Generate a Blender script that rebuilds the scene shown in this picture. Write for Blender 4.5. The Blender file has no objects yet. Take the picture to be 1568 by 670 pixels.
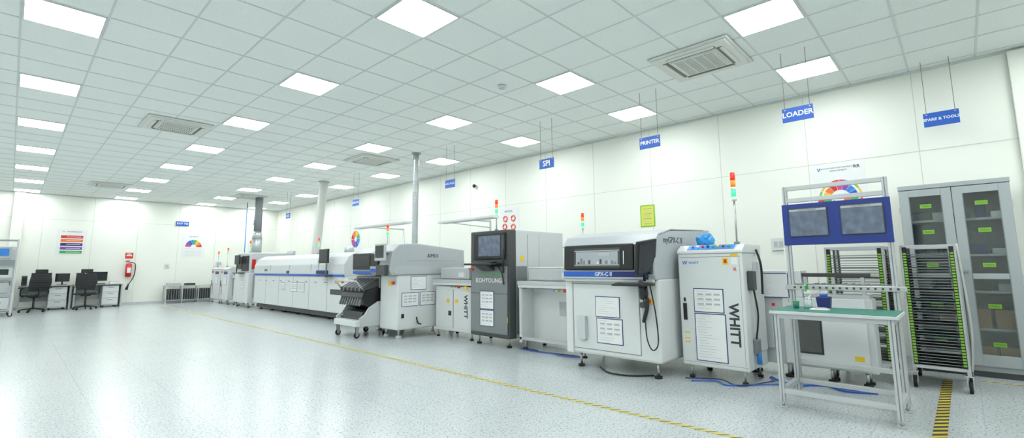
import bpy, bmesh, math, random
import mathutils.noise as mn
from mathutils import Vector, Matrix
random.seed(7)
scene=bpy.context.scene
scene.view_settings.view_transform='Standard'
scene.view_settings.look='None'
CEIL=3.67; WX=7.8; WY=21.35; LX=-6.0; FY=-5.0

# ---------------------------------------------------------------- materials
def mat(name,col,rough=.45,metal=0,emit=0,ecol=None,var=.03,scale=6,bump=0,spec=.5,coat=0):
    m=bpy.data.materials.new(name);m.use_nodes=True
    nt=m.node_tree;b=nt.nodes['Principled BSDF']
    b.inputs['Roughness'].default_value=rough;b.inputs['Metallic'].default_value=metal
    b.inputs['Specular IOR Level'].default_value=spec
    b.inputs['Coat Weight'].default_value=coat
    tc=nt.nodes.new('ShaderNodeTexCoord');n=nt.nodes.new('ShaderNodeTexNoise')
    n.inputs['Scale'].default_value=scale;n.inputs['Detail'].default_value=3
    nt.links.new(tc.outputs['Object'],n.inputs['Vector'])
    r=nt.nodes.new('ShaderNodeMapRange');r.inputs['To Min'].default_value=1-var;r.inputs['To Max'].default_value=1+var
    nt.links.new(n.outputs['Fac'],r.inputs['Value'])
    mx=nt.nodes.new('ShaderNodeVectorMath');mx.operation='SCALE';mx.inputs[0].default_value=col[:3]
    nt.links.new(r.outputs[0],mx.inputs['Scale']);nt.links.new(mx.outputs[0],b.inputs['Base Color'])
    if bump:
        bp=nt.nodes.new('ShaderNodeBump');bp.inputs['Strength'].default_value=bump;bp.inputs['Distance'].default_value=.005
        nt.links.new(n.outputs['Fac'],bp.inputs['Height']);nt.links.new(bp.outputs[0],b.inputs['Normal'])
    if emit:
        e=ecol or col
        b.inputs['Emission Color'].default_value=tuple(e[:3])+(1,)
        b.inputs['Emission Strength'].default_value=emit
    return m
white=mat('machine_white',(.66,.69,.69),.4)
white2=mat('machine_offwhite',(.55,.58,.59),.4)
silver=mat('machine_silver',(.41,.44,.46),.35)
lgrey=mat('light_grey',(.45,.48,.49),.45)
mgrey=mat('mid_grey',(.20,.22,.23),.5)
dgrey=mat('dark_grey',(.055,.06,.063),.45)
black=mat('black_plastic',(.009,.010,.012),.4)
screen=mat('screen_glass',(.02,.024,.03),.12)
blue=mat('sign_blue',(.02,.11,.50),.45)
navy=mat('navy_blue',(.010,.022,.15),.4)
board=mat('board_blue',(.010,.035,.24),.4)
cyan=mat('cyan_blue',(.03,.22,.65),.4)
paper=mat('paper_white',(.78,.80,.80),.6)
ink=mat('ink_grey',(.42,.44,.47),.6)
inkd=mat('ink_dark',(.04,.04,.05),.6)
red=mat('red_plastic',(.6,.02,.015),.35)
orange=mat('orange_plastic',(.85,.18,.02),.35)
yellow=mat('yellow_plastic',(.8,.55,.02),.4)
green=mat('green_plastic',(.05,.40,.09),.4)
lime=mat('lime_label',(.22,.50,.04),.5)
steel=mat('brushed_steel',(.50,.51,.52),.28,.9)
alu=mat('aluminium_profile',(.52,.54,.55),.38,.3)
galv=mat('galvanised_duct',(.45,.48,.49),.35,.6,var=.12,scale=14)
cabm=mat('cabinet_grey',(.38,.42,.43),.45)
mat_green=mat('esd_mat_green',(.03,.20,.15),.45)
brown=mat('cardboard',(.36,.21,.09),.8)
rubber=mat('rubber_black',(.012,.012,.013),.7)
pink=mat('magenta_print',(.65,.04,.25),.5)
purple=mat('purple_print',(.2,.06,.4),.5)
bluebag=mat('blue_film',(.02,.28,.68),.3,bump=.5,scale=20)
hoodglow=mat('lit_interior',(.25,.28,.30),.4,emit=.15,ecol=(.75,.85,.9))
redlamp=mat('red_lamp',(.8,.03,.01),.3,emit=.35,ecol=(1,.06,.02))
amberlamp=mat('amber_lamp',(.9,.25,.02),.3,emit=.3,ecol=(1,.3,.03))
greenlamp=mat('green_lamp',(.03,.7,.25),.3,emit=.7,ecol=(.1,1,.4))
whitelamp=mat('white_lamp',(.8,.82,.82),.3)
panel_m=mat('led_panel',(1,1,1),.5,emit=21.5,ecol=(.96,1.0,1.0),var=0)
screenpic=mat('screen_picture',(.10,.125,.17),.2,var=.75,scale=14,emit=.06,ecol=(.5,.65,1.0))
desktop=mat('desk_top_grey',(.30,.30,.29),.5)
lemon=mat('yellow_sheet',(.65,.68,.08),.6)
flexm=mat('flex_duct',(.62,.63,.60),.5)
def glass_mat(name,fac=.15,tint=(.85,.92,.92)):
    m=bpy.data.materials.new(name);m.use_nodes=True;nt=m.node_tree;nt.nodes.clear()
    o=nt.nodes.new('ShaderNodeOutputMaterial');t=nt.nodes.new('ShaderNodeBsdfTransparent');t.inputs[0].default_value=tint+(1,)
    g=nt.nodes.new('ShaderNodeBsdfGlossy');g.inputs['Roughness'].default_value=.05
    x=nt.nodes.new('ShaderNodeMixShader');x.inputs[0].default_value=fac
    nt.links.new(t.outputs[0],x.inputs[1]);nt.links.new(g.outputs[0],x.inputs[2]);nt.links.new(x.outputs[0],o.inputs[0]);return m
glass=glass_mat('clear_glass',.07,(.78,.82,.82))
smoke=glass_mat('smoked_acrylic',.12,(.35,.38,.4))
botp=glass_mat('bottle_plastic',.25,(.9,.95,.95))

def tape_mat(name,period,dark,c0):
    m=mat(name,(.8,.6,.04),.5);nt=m.node_tree;b=nt.nodes['Principled BSDF']
    g=nt.nodes.new('ShaderNodeNewGeometry');s=nt.nodes.new('ShaderNodeSeparateXYZ');nt.links.new(g.outputs['Position'],s.inputs[0])
    a=nt.nodes.new('ShaderNodeMath');a.operation='ADD';nt.links.new(s.outputs['X'],a.inputs[0]);nt.links.new(s.outputs['Y'],a.inputs[1])
    d=nt.nodes.new('ShaderNodeMath');d.operation='DIVIDE';d.inputs[1].default_value=period;nt.links.new(a.outputs[0],d.inputs[0])
    f=nt.nodes.new('ShaderNodeMath');f.operation='FRACT';nt.links.new(d.outputs[0],f.inputs[0])
    c=nt.nodes.new('ShaderNodeMath');c.operation='GREATER_THAN';c.inputs[1].default_value=dark;nt.links.new(f.outputs[0],c.inputs[0])
    x=nt.nodes.new('ShaderNodeMix');x.data_type='RGBA';x.inputs[6].default_value=c0+(1,);x.inputs[7].default_value=(.05,.05,.04,1)
    nt.links.new(c.outputs[0],x.inputs[0]);nt.links.new(x.outputs[2],b.inputs['Base Color']);return m
hazard=tape_mat('hazard_tape',.11,.5,(.55,.44,.05))
linetape=tape_mat('line_tape',.09,.75,(.56,.49,.15))

# ---------------------------------------------------------------- builder
class B:
    def __init__(s,name,origin=None):
        s.name=name;s.bm=bmesh.new();s.mats=[];s.T=Matrix.Identity(4)
    def mi(s,m):
        if m not in s.mats: s.mats.append(m)
        return s.mats.index(m)
    def _fin(s,faces,verts,m,smooth=False):
        k=s.mi(m)
        for f in faces:
            f.material_index=k;f.smooth=smooth
        bmesh.ops.transform(s.bm,matrix=s.T,verts=list(verts))
    def box(s,x0,x1,y0,y1,z0,z1,m,bev=0,rot=None):
        x0,x1=sorted((x0,x1));y0,y1=sorted((y0,y1));z0,z1=sorted((z0,z1))
        c=Vector(((x0+x1)/2,(y0+y1)/2,(z0+z1)/2))
        r=bmesh.ops.create_cube(s.bm,size=1)
        vs=r['verts'];bmesh.ops.scale(s.bm,vec=(x1-x0,y1-y0,z1-z0),verts=vs)
        if bev:
            es=list({e for v in vs for e in v.link_edges})
            rr=bmesh.ops.bevel(s.bm,geom=es,offset=min(bev,.45*min(x1-x0,y1-y0,z1-z0)),segments=2,affect='EDGES',profile=.5)
            vs=list({v for f in rr['faces'] for v in f.verts}|{v for v in vs if v.is_valid})
        if rot: bmesh.ops.rotate(s.bm,cent=(0,0,0),matrix=rot,verts=vs)
        bmesh.ops.translate(s.bm,vec=c,verts=vs)
        fs={f for v in vs for f in v.link_faces}
        s._fin(fs,vs,m)
    def prism(s,prof,a0,a1,m,axis='y',bev=0):
        def P(p,a):
            if axis=='y': return (p[0],a,p[1])
            if axis=='x': return (a,p[0],p[1])
            return (p[0],p[1],a)
        v0=[s.bm.verts.new(P(p,a0)) for p in prof];v1=[s.bm.verts.new(P(p,a1)) for p in prof]
        n=len(prof);fs=[s.bm.faces.new(v0),s.bm.faces.new(v1[::-1])]
        for i in range(n): fs.append(s.bm.faces.new((v0[i],v1[i],v1[(i+1)%n],v0[(i+1)%n])))
        bmesh.ops.recalc_face_normals(s.bm,faces=fs)
        vs=v0+v1
        if bev:
            es=list({e for f in fs for e in f.edges})
            rr=bmesh.ops.bevel(s.bm,geom=es,offset=bev,segments=2,affect='EDGES',profile=.5)
            vs=list({v for f in rr['faces'] for v in f.verts}|{v for v in vs if v.is_valid})
            fs={f for v in vs for f in v.link_faces}
        s._fin(fs,vs,m)
    def cyl(s,p0,p1,r,m,seg=12,r2=None,smooth=True):
        p0=Vector(p0);p1=Vector(p1);d=p1-p0
        R=bmesh.ops.create_cone(s.bm,cap_ends=True,segments=seg,radius1=r,radius2=r if r2 is None else r2,depth=d.length)
        vs=R['verts'];q=Vector((0,0,1)).rotation_difference(d).to_matrix()
        bmesh.ops.rotate(s.bm,cent=(0,0,0),matrix=q,verts=vs);bmesh.ops.translate(s.bm,vec=(p0+p1)/2,verts=vs)
        fs={f for v in vs for f in v.link_faces};s._fin(fs,vs,m)
        for f in fs:
            if len(f.verts)==4: f.smooth=smooth
    def sph(s,c,r,m,sc=(1,1,1),seg=12):
        R=bmesh.ops.create_uvsphere(s.bm,u_segments=seg,v_segments=seg//2+2,radius=r);vs=R['verts']
        bmesh.ops.scale(s.bm,vec=sc,verts=vs);bmesh.ops.translate(s.bm,vec=c,verts=vs)
        s._fin({f for v in vs for f in v.link_faces},vs,m,True)
    def tube(s,pts,r,m,seg=8,sub=6):
        P=[Vector(p) for p in pts];Q=[]
        for i in range(len(P)-1):
            a=P[max(i-1,0)];b=P[i];c=P[i+1];d=P[min(i+2,len(P)-1)]
            for k in range(sub):
                t=k/sub;Q.append(.5*((2*b)+(c-a)*t+(2*a-5*b+4*c-d)*t*t+(3*b-a-3*c+d)*t**3))
        Q.append(P[-1]);rings=[]
        up=Vector((.3,.2,1)).normalized()
        for i,q in enumerate(Q):
            t=(Q[min(i+1,len(Q)-1)]-Q[max(i-1,0)]).normalized()
            n=t.cross(up)
            if n.length<.05:n=t.cross(Vector((1,0,0)))
            n.normalize();bn=t.cross(n)
            rings.append([s.bm.verts.new(q+r*(math.cos(2*math.pi*j/seg)*n+math.sin(2*math.pi*j/seg)*bn)) for j in range(seg)])
        fs=[]
        for a,b in zip(rings,rings[1:]):
            for j in range(seg): fs.append(s.bm.faces.new((a[j],a[(j+1)%seg],b[(j+1)%seg],b[j])))
        fs.append(s.bm.faces.new(rings[0][::-1]));fs.append(s.bm.faces.new(rings[-1]))
        s._fin(fs,[v for g in rings for v in g],m,True)
    def text(s,t,face,a,z,pos,size,m,rotdeg=0,bold=.0,align='CENTER',ext=.001):
        c=bpy.data.curves.new('t','FONT');c.body=t;c.size=size;c.align_x=align;c.align_y='CENTER';c.extrude=ext;c.offset=bold*size;c.resolution_u=2
        o=bpy.data.objects.new('t',c);scene.collection.objects.link(o)
        dg=bpy.context.evaluated_depsgraph_get();dg.update()
        me=bpy.data.meshes.new_from_object(o.evaluated_get(dg))
        if face=='x': M=Matrix(((0,0,-1,pos),(-1,0,0,a),(0,1,0,z),(0,0,0,1)))
        else: M=Matrix(((1,0,0,a),(0,0,-1,pos),(0,1,0,z),(0,0,0,1)))
        me.transform(M@Matrix.Rotation(math.radians(rotdeg),4,'Z'))
        ov=set(s.bm.verts);of=set(s.bm.faces);s.bm.from_mesh(me)
        s._fin([f for f in s.bm.faces if f not in of],[v for v in s.bm.verts if v not in ov],m)
        bpy.data.objects.remove(o);bpy.data.curves.remove(c);bpy.data.meshes.remove(me)
    def face(s,f,a0,a1,z0,z1,pos,t,m,bev=0):
        if f=='x': s.box(pos-t,pos,a0,a1,z0,z1,m,bev)
        else: s.box(a0,a1,pos-t,pos,z0,z1,m,bev)
    def doc(s,f,a0,a1,z0,z1,pos,kind=0,fr=None):
        fr=fr or navy;a0,a1=sorted((a0,a1));w=a1-a0;h=z1-z0
        s.face(f,a0,a1,z0,z1,pos,.004,fr);e=.009
        s.face(f,a0+e,a1-e,z0+e,z1-e,pos-.004,.002,paper);p=pos-.006
        n=max(3,int(h/.03))
        for i in range(n):
            zz=z1-e-.02-(h-2*e-.03)*i/n
            if kind==1 and i in (1,3,5):
                for k in range(3): s.face(f,a0+w*(.12+.27*k),a0+w*(.12+.27*k)+w*.2,zz-.018,zz+.002,p,.001,ink if k%2 else lgrey)
            else:
                L=random.uniform(.3,.9);q0,q1=(a1-w*.1-w*.8*L,a1-w*.1) if f=='x' else (a0+w*.1,a0+w*.1+w*.8*L)
                s.face(f,q0,q1,zz-.003,zz,p,.001,ink)
    def foot(s,x,y,z1=.14,r=.03):
        s.cyl((x,y,0),(x,y,.025),r,rubber,12);s.cyl((x,y,.02),(x,y,z1+.01),r*.35,steel,8)
    def caster(s,x,y,r=.05,top=.14,ang=0):
        ca,sa=math.cos(ang),math.sin(ang)
        s.cyl((x-.014*sa,y-.014*ca,r),(x+.014*sa,y+.014*ca,r),r,rubber,16)
        s.cyl((x,y-.017,r),(x,y+.017,r),r*.45,lgrey,12)
        s.box(x-.025,x+.025,y-.024,y-.018,r,top,steel);s.box(x-.025,x+.025,y+.018,y+.024,r,top,steel)
        s.box(x-.03,x+.03,y-.03,y+.03,top-.012,top,steel)
    def tower(s,x,y,z0,z1,r=.026,h=.30):
        s.cyl((x,y,z0),(x,y,z1-h),.010,steel,8);s.cyl((x,y,z0),(x,y,z0+.03),.03,mgrey,10)
        n=[whitelamp,greenlamp,whitelamp,amberlamp,redlamp];hs=[.14,.26,.1,.25,.25];z=z1-h
        for m,k in zip(n,hs): s.cyl((x,y,z),(x,y,z+h*k*.96),r,m,14);z+=h*k
        s.cyl((x,y,z-.004),(x,y,z+.008),r*.9,redlamp,14)
    def done(s,smooth=False,par=None):
        bm=s.bm
        xs=[v.co.x for v in bm.verts];ys=[v.co.y for v in bm.verts];zs=[v.co.z for v in bm.verts]
        o=Vector(((min(xs)+max(xs))/2,(min(ys)+max(ys))/2,min(zs)))
        for v in bm.verts: v.co-=o
        me=bpy.data.meshes.new(s.name);bm.to_mesh(me);bm.free()
        for m in s.mats: me.materials.append(m)
        ob=bpy.data.objects.new(s.name,me);ob.location=o;scene.collection.objects.link(ob)
        return ob

# ---------------------------------------------------------------- room shell
def surf_mat(name,kind):
    m=bpy.data.materials.new(name);m.use_nodes=True;nt=m.node_tree;b=nt.nodes['Principled BSDF'];L=nt.links.new
    g=nt.nodes.new('ShaderNodeNewGeometry')
    n=nt.nodes.new('ShaderNodeTexNoise');L(g.outputs['Position'],n.inputs['Vector'])
    cr=nt.nodes.new('ShaderNodeValToRGB');L(n.outputs['Fac'],cr.inputs[0])
    if kind=='floor':
        n.inputs['Scale'].default_value=60;n.inputs['Detail'].default_value=2
        e=cr.color_ramp.elements;e[0].position=.34;e[0].color=(.25,.29,.30,1);e[1].position=.45;e[1].color=(.52,.555,.56,1)
        n2=nt.nodes.new('ShaderNodeTexNoise');n2.inputs['Scale'].default_value=140;L(g.outputs['Position'],n2.inputs['Vector'])
        c2=nt.nodes.new('ShaderNodeValToRGB');L(n2.outputs['Fac'],c2.inputs[0]);e=c2.color_ramp.elements;e[0].position=.33;e[0].color=(.72,.74,.75,1);e[1].position=.44;e[1].color=(1,1,1,1)
        x=nt.nodes.new('ShaderNodeMix');x.data_type='RGBA';x.blend_type='MULTIPLY';x.inputs[0].default_value=1;L(cr.outputs[0],x.inputs[6]);L(c2.outputs[0],x.inputs[7])
        br=nt.nodes.new('ShaderNodeTexBrick');br.offset=0;L(g.outputs['Position'],br.inputs['Vector'])
        br.inputs['Scale'].default_value=1;br.inputs['Brick Width'].default_value=.6;br.inputs['Row Height'].default_value=.6;br.inputs['Mortar Size'].default_value=.0025
        br.inputs['Color1'].default_value=(1,1,1,1);br.inputs['Color2'].default_value=(.965,.97,.97,1);br.inputs['Mortar'].default_value=(.76,.79,.80,1)
        y=nt.nodes.new('ShaderNodeMix');y.data_type='RGBA';y.blend_type='MULTIPLY';y.inputs[0].default_value=1;L(x.outputs[2],y.inputs[6]);L(br.outputs['Color'],y.inputs[7])
        L(y.outputs[2],b.inputs['Base Color']);b.inputs['Roughness'].default_value=.22;b.inputs['Specular IOR Level'].default_value=.42
        bp=nt.nodes.new('ShaderNodeBump');bp.inputs['Strength'].default_value=.03;bp.inputs['Distance'].default_value=.002;L(n.outputs['Fac'],bp.inputs['Height']);L(bp.outputs[0],b.inputs['Normal'])
    elif kind=='ceil':
        n.inputs['Scale'].default_value=60;n.inputs['Detail'].default_value=4
        e=cr.color_ramp.elements;e[0].position=.3;e[0].color=(.80,.845,.82,1);e[1].position=.6;e[1].color=(.85,.89,.865,1);L(cr.outputs[0],b.inputs['Base Color']);b.inputs['Roughness'].default_value=.8
        bp=nt.nodes.new('ShaderNodeBump');bp.inputs['Strength'].default_value=.15;bp.inputs['Distance'].default_value=.003;L(n.outputs['Fac'],bp.inputs['Height']);L(bp.outputs[0],b.inputs['Normal'])
    else:
        n.inputs['Scale'].default_value=1.3
        e=cr.color_ramp.elements;e[0].color=(.805,.825,.755,1);e[1].color=(.84,.86,.795,1);L(cr.outputs[0],b.inputs['Base Color']);b.inputs['Roughness'].default_value=.5
    return m
wallm=surf_mat('wall_paint','wall');floorm=surf_mat('floor_vinyl','floor');ceilm=surf_mat('ceiling_tile','ceil')
seam=mat('panel_seam',(.60,.62,.55),.6)
tbar=mat('ceiling_tbar',(.64,.68,.67),.5)
def slab(name,*a):
    b=B(name);b.box(*a[:6],a[6]);return b.done()
slab('floor',LX,WX,FY,WY,-.1,0,floorm)
slab('ceiling',LX,WX,FY,WY,CEIL,CEIL+.1,ceilm)
slab('wall_right',WX,WX+.12,FY,WY+.12,-.1,CEIL+.1,wallm)
slab('wall_back',LX,WX,WY,WY+.12,-.1,CEIL+.1,wallm)
slab('wall_left',LX-.12,LX,FY,WY+.12,-.1,CEIL+.1,wallm)
slab('wall_front',LX,WX,FY-.12,FY,-.1,CEIL+.1,wallm)
b=B('trim_1')
y=FY+.4
while y<WY: b.box(WX-.003,WX,y-.004,y+.004,.1,CEIL,seam);y+=1.22
for z in (2.62,): b.box(WX-.003,WX,FY,WY,z-.004,z+.004,seam)
b.box(WX-.02,WX,FY,WY,CEIL-.03,CEIL-.002,tbar);b.done()
b=B('trim_2')
x=LX+.5
while x<WX: b.box(x-.005,x+.005,WY-.003,WY,.1,CEIL,seam);x+=1.22
b.box(LX,WX,WY-.003,WY,2.85,2.86,seam);b.box(LX,WX-.02,WY-.02,WY,CEIL-.03,CEIL-.002,tbar);b.done()
b=B('baseboard_back');b.box(LX,WX,WY-.012,WY,0,.08,white2);b.done()
b=B('baseboard_right');b.box(WX-.012,WX,FY,WY-.012,0,.08,white2);b.done()
b=B('wall_column');b.box(-.1,.16,WY-.14,WY-.012,0,CEIL-.03,wallm,.01);b.done()
b=B('wall_column');b.box(WX-.07,WX-.02,-.90,-.58,0,CEIL-.03,wallm,.01);b.done()
GX=.16;GY=1.221;DX=.6;DY=.618
b=B('ceiling_grid')
k=math.ceil((LX-GX+.3)/DX)
while GX-.3+k*DX<WX: x=GX-.3+k*DX;b.box(x-.009,x+.009,FY,WY-.02,CEIL-.004,CEIL-.0005,tbar);k+=1
k=math.ceil((FY-GY+.309)/DY)
while GY-.309+k*DY<WY: y=GY-.309+k*DY;b.box(LX,WX-.02,y-.009,y+.009,CEIL-.0045,CEIL-.0005,tbar);k+=1
b.done()
for gx in (-8,-4,0,4,8,11):
    for j in range(-2,9):
        x=GX+gx*DX;y=GY+j*4*DY
        if j==8: y-=.18
        if y<FY+.5: continue
        b=B('ceiling_light_panel');b.box(x-.275,x+.275,y-.285,y+.285,CEIL-.012,CEIL-.0005,panel_m)
        for q in ((x-.29,x+.29,y-.3,y-.285),(x-.29,x+.29,y+.285,y+.3),(x-.29,x-.275,y-.285,y+.285),(x+.275,x+.29,y-.285,y+.285)): b.box(*q,CEIL-.014,CEIL-.0005,white)
        b.done()
acw=mat('ac_white',(.70,.72,.68),.45);acs=mat('ac_slot',(.13,.14,.13),.5)
def ac(x,y,w=.92):
    b=B('ceiling_air_conditioner');h=w/2;c=CEIL
    b.box(x-h,x+h,y-h,y+h,c-.03,c-.006,acw,.008)
    b.box(x-h*.93,x+h*.93,y-h*.93,y+h*.93,c-.045,c-.03,acw,.006)
    for s in(-1,1):
        b.box(x-h*.62,x+h*.62,y+s*h*.68-.03,y+s*h*.68+.03,c-.049,c-.044,acs)
        b.box(x+s*h*.68-.03,x+s*h*.68+.03,y-h*.62,y+h*.62,c-.049,c-.044,acs)
        b.box(x-h*.60,x+h*.60,y+s*h*.74-.022,y+s*h*.74+.022,c-.058,c-.045,acw,.004)
        b.box(x+s*h*.74-.022,x+s*h*.74+.022,y-h*.60,y+h*.60,c-.058,c-.045,acw,.004)
    b.box(x-h*.56,x+h*.56,y-h*.56,y+h*.56,c-.055,c-.044,acw)
    b.box(x-h*.50,x+h*.50,y-h*.50,y+h*.50,c-.057,c-.054,acs)
    n=16
    for i in range(n+1):
        t=-h*.5+h*i/n
        b.box(x+t-.007,x+t+.007,y-h*.5,y+h*.5,c-.060,c-.056,acw)
        if i%4==0: b.box(x-h*.5,x+h*.5,y+t-.008,y+t+.008,c-.062,c-.056,acw)
    b.done()
for p in ((5.52,2.08),(1.76,9.6),(5.5,9.65),(1.8,17.8),(5.45,17.6)): ac(*p)
b=B('smoke_detector');b.cyl((4.42,4.36,CEIL-.04),(4.42,4.36,CEIL-.006),.05,white,20,.06);b.cyl((4.42,4.36,CEIL-.055),(4.42,4.36,CEIL-.04),.03,white2,16);b.done()
b=B('floor_tape_line');b.box(3.63,3.685,.3,20.3,.0005,.002,linetape);b.done()
b=B('floor_hazard_tape');b.box(4.3,6.9,.20,.28,.0005,.002,hazard);b.done()
b=B('floor_tape_line');b.box(7.02,7.07,-1.6,.0,.0005,.002,linetape);b.done()

# ---------------------------------------------------------------- hanging signs
def sign(t,x,y,z,w=.31,h=.165,ts=.09):
    b=B('hanging_sign')
    b.box(x,x+.008,y-w/2,y+w/2,z-h/2,z+h/2,blue,.003)
    b.text(t,'x',y,z,x-.001,ts,paper,bold=.025)
    for s in(-1,1):
        b.cyl((x+.004,y+s*w*.4,z+h/2-.03),(x+.004,y+s*w*.4,CEIL-.006),.003,mgrey,6)
        b.cyl((x-.003,y+s*w*.4,z+h/2-.02),(x+.012,y+s*w*.4,z+h/2-.02),.008,steel,8)
    b.done()
sign('SPARE & TOOLS',7.5,.04,2.93,.32,.17,.046)
sign('LOADER',6.0,1.215,2.91,.31,.165,.08)
sign('PRINTER',6.0,3.03,2.92,.31,.165,.074)
sign('SPI',6.0,4.89,2.91,.31,.165,.13)
sign('PICK & PLACE',6.0,7.42,2.89,.31,.165,.047)
sign('REFLOW',6.0,11.25,2.88,.33,.165,.078)
sign('AOI',6.0,15.6,2.88,.33,.165,.12)
sign('UNLOADER',6.0,18.6,2.88,.33,.165,.06)
b=B('exit_sign');b.box(4.15,4.56,WY-.03,WY-.003,2.83,3.0,blue,.004);b.text('EXIT TO','y',4.355,2.915,WY-.031,.095,paper,bold=.02);b.done()

# ---------------------------------------------------------------- wall posters
def poster_base(f,a0,a1,z0,z1,pos):
    b=B('wall_poster');b.face(f,a0,a1,z0,z1,pos-.001,.006,paper);return b
def arc(b,f,ca,cz,pos,r0,r1,n,cols,a0=0,a1=180):
    for i in range(n):
        t0=math.radians(a0+(a1-a0)*i/n);t1=math.radians(a0+(a1-a0)*(i+.93)/n)
        pts=[]
        for t in (t0,(t0+t1)/2,t1): pts.append((ca+r1*math.cos(t),cz+r1*math.sin(t)))
        for t in (t1,(t0+t1)/2,t0): pts.append((ca+r0*math.cos(t),cz+r0*math.sin(t)))
        b.prism(pts,pos-.002,pos,cols[i%len(cols)],axis='x' if f=='x' else 'y')
cols=[red,orange,yellow,green,cyan,blue,purple,pink]
b=poster_base('y',.96,1.69,1.71,2.55,WY)
b.text('5S - WORKPLACE','y',1.32,2.47,WY-.008,.06,inkd)
for i,c in enumerate([red,orange,navy,purple,green]): 
    z=2.30-i*.125;b.face('y',1.06,1.60,z-.045,z+.045,WY-.007,.003,c);b.face('y',1.2,1.55,z-.008,z+.008,WY-.010,.001,paper)
b.done()
b=poster_base('y',4.40,5.13,1.65,2.53,WY);b.text('QUALITY','y',4.76,2.44,WY-.008,.07,inkd)
arc(b,'y',4.765,2.05,WY-.007,.09,.27,8,cols)
for i in range(6): b.face('y',4.5,5.03,1.98-i*.05,1.985-i*.05,WY-.007,.001,ink)
b.done()
b=poster_base('x',.85,1.46,1.98,2.60,WX)
b.text('SEARCH FOR RIGHT IDEAS CONTINUOUS','x',1.17,2.54,WX-.008,.022,inkd);b.text('IMPROVEMENT','x',1.15,2.50,WX-.008,.03,inkd)
b.text('V','x',1.38,2.53,WX-.008,.07,cyan,bold=.02);b.text('RR','x',.94,2.53,WX-.008,.06,inkd,bold=.02)
arc(b,'x',1.15,2.12,WX-.007,.11,.20,9,[green,yellow,orange,red,pink,purple,cyan,blue,green],-20,200)
arc(b,'x',1.15,2.12,WX-.007,.225,.25,10,[cyan,lime,yellow,orange,red,pink],-15,195)
b.text('ENSURE CYCLE','x',1.15,2.16,WX-.008,.024,inkd);b.text('FOR CONTINUOUS','x',1.15,2.12,WX-.008,.019,inkd)
for i,c in enumerate([pink,orange,purple,red]): 
    b.cyl((WX-.010,.93+i*.15,2.05+.03*(i%2)),(WX-.006,.93+i*.15,2.05+.03*(i%2)),.038,c,16)
b.done()
b=B('wall_poster');b.face('x',3.90,4.18,1.90,2.29,WX-.001,.006,lime);b.face('x',3.92,4.16,1.92,2.27,WX-.007,.001,lemon)
for i in range(10): b.face('x',3.96,4.12,1.95+i*.03,1.957+i*.03,WX-.008,.001,lgrey if i%3 else mgrey)
b.done()
b=poster_base('x',7.18,7.80,1.95,2.55,WX);b.text('PROCESS','x',7.5,2.47,WX-.008,.06,inkd)
for y,z in((7.35,2.3),(7.6,2.3),(7.35,2.1),(7.62,2.12)): arc(b,'x',y,z,WX-.007,.04,.08,5,[red,orange,pink],0,360)
b.done()
b=poster_base('x',14.16,14.9,1.7,2.56,WX);arc(b,'x',14.53,2.15,WX-.007,.08,.28,8,cols,0,360)
b.text('SAFETY','x',14.53,2.5,WX-.008,.07,inkd);b.done()
b=B('wall_switch_box');b.face('x',1.87,2.05,1.42,1.60,WX-.001,.03,white,.004);b.face('x',1.90,1.95,1.47,1.55,WX-.031,.006,lgrey);b.face('x',1.97,2.02,1.47,1.55,WX-.031,.006,lgrey);b.done()
b=B('wall_camera');b.cyl((WX-.06,8.6,3.2),(WX-.003,8.6,3.2),.02,white);b.sph((WX-.08,8.6,3.19),.045,black);b.done()

# ---------------------------------------------------------------- magazine loader (near)
b=B('board_loader_machine')
X=5.2;Y0,Y1=1.66,2.35;XB=5.82
b.box(X,XB,Y0,Y1,.14,1.34,white,.015)
b.prism([(X-.01,1.34),(X-.01,1.37),(X+.10,1.435),(XB,1.435),(XB,1.34)],Y0-.005,Y1+.005,white,bev=.006)
b.T=Matrix.Translation((X+.045,0,1.405))@Matrix.Rotation(-math.radians(30.6),4,'Y')
b.box(-.045,.045,1.74,2.24,.0,.006,cyan)
b.box(-.05,.05,1.73,2.25,-.004,.002,white2)
for i,c in enumerate([green,red,yellow,green,inkd,red,paper,cyan]): b.cyl((0,1.80+i*.055,.004),(0,1.80+i*.055,.024),.014,c,10)
b.T=Matrix.Identity(4)
b.face('x',Y0+.02,Y1-.02,1.30,1.305,X,.001,mgrey);b.face('x',Y0+.01,Y1-.01,.18,.183,X,.001,mgrey)
b.face('x',Y0+.03,Y0+.033,.2,1.28,X,.001,mgrey)
b.text('WHITT','x',2.17,1.24,X-.002,.035,cyan,bold=.01);b.text('W','x',2.27,1.24,X-.002,.055,blue,bold=.02)
b.text('WHITT','x',1.78,.60,X-.002,.135,inkd,rotdeg=-90,bold=.03)
b.doc('x',1.87,2.19,.71,.965,X,1);b.doc('x',1.86,2.19,.20,.70,X,0)
b.face('x',2.27,2.31,.62,.80,X,.015,black,.004);b.face('x',2.28,2.30,.82,.86,X,.01,black)
b.face('x',1.80,1.86,1.22,1.29,X,.003,yellow);b.face('x',1.815,1.845,1.235,1.275,X-.003,.001,red)
b.face('x',1.71,1.77,1.22,1.29,X,.003,paper);b.text('X','x',1.74,1.17,X-.002,.05,red,bold=.02)
b.face('x',1.70,1.78,1.302,1.33,X,.002,yellow)
for z in(.38,.42,.48): b.face('x',2.25,2.31,z,z+.012,X,.001,yellow)
b.box(5.3,5.42,Y0-.06,Y0,.95,1.15,dgrey,.01);b.box(5.36,5.46,Y0-.05,Y0,.30,.45,mgrey,.01);b.cyl((5.4,Y0-.04,.2),(5.4,Y0-.04,.32),.025,cyan)
b.tube([(5.4,Y0-.03,.95),(5.42,Y0-.05,.7),(5.38,Y0-.03,.45)],.009,black)
b.box(5.5,5.78,Y0-.02,Y0,.3,1.25,white2,.005)
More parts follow.
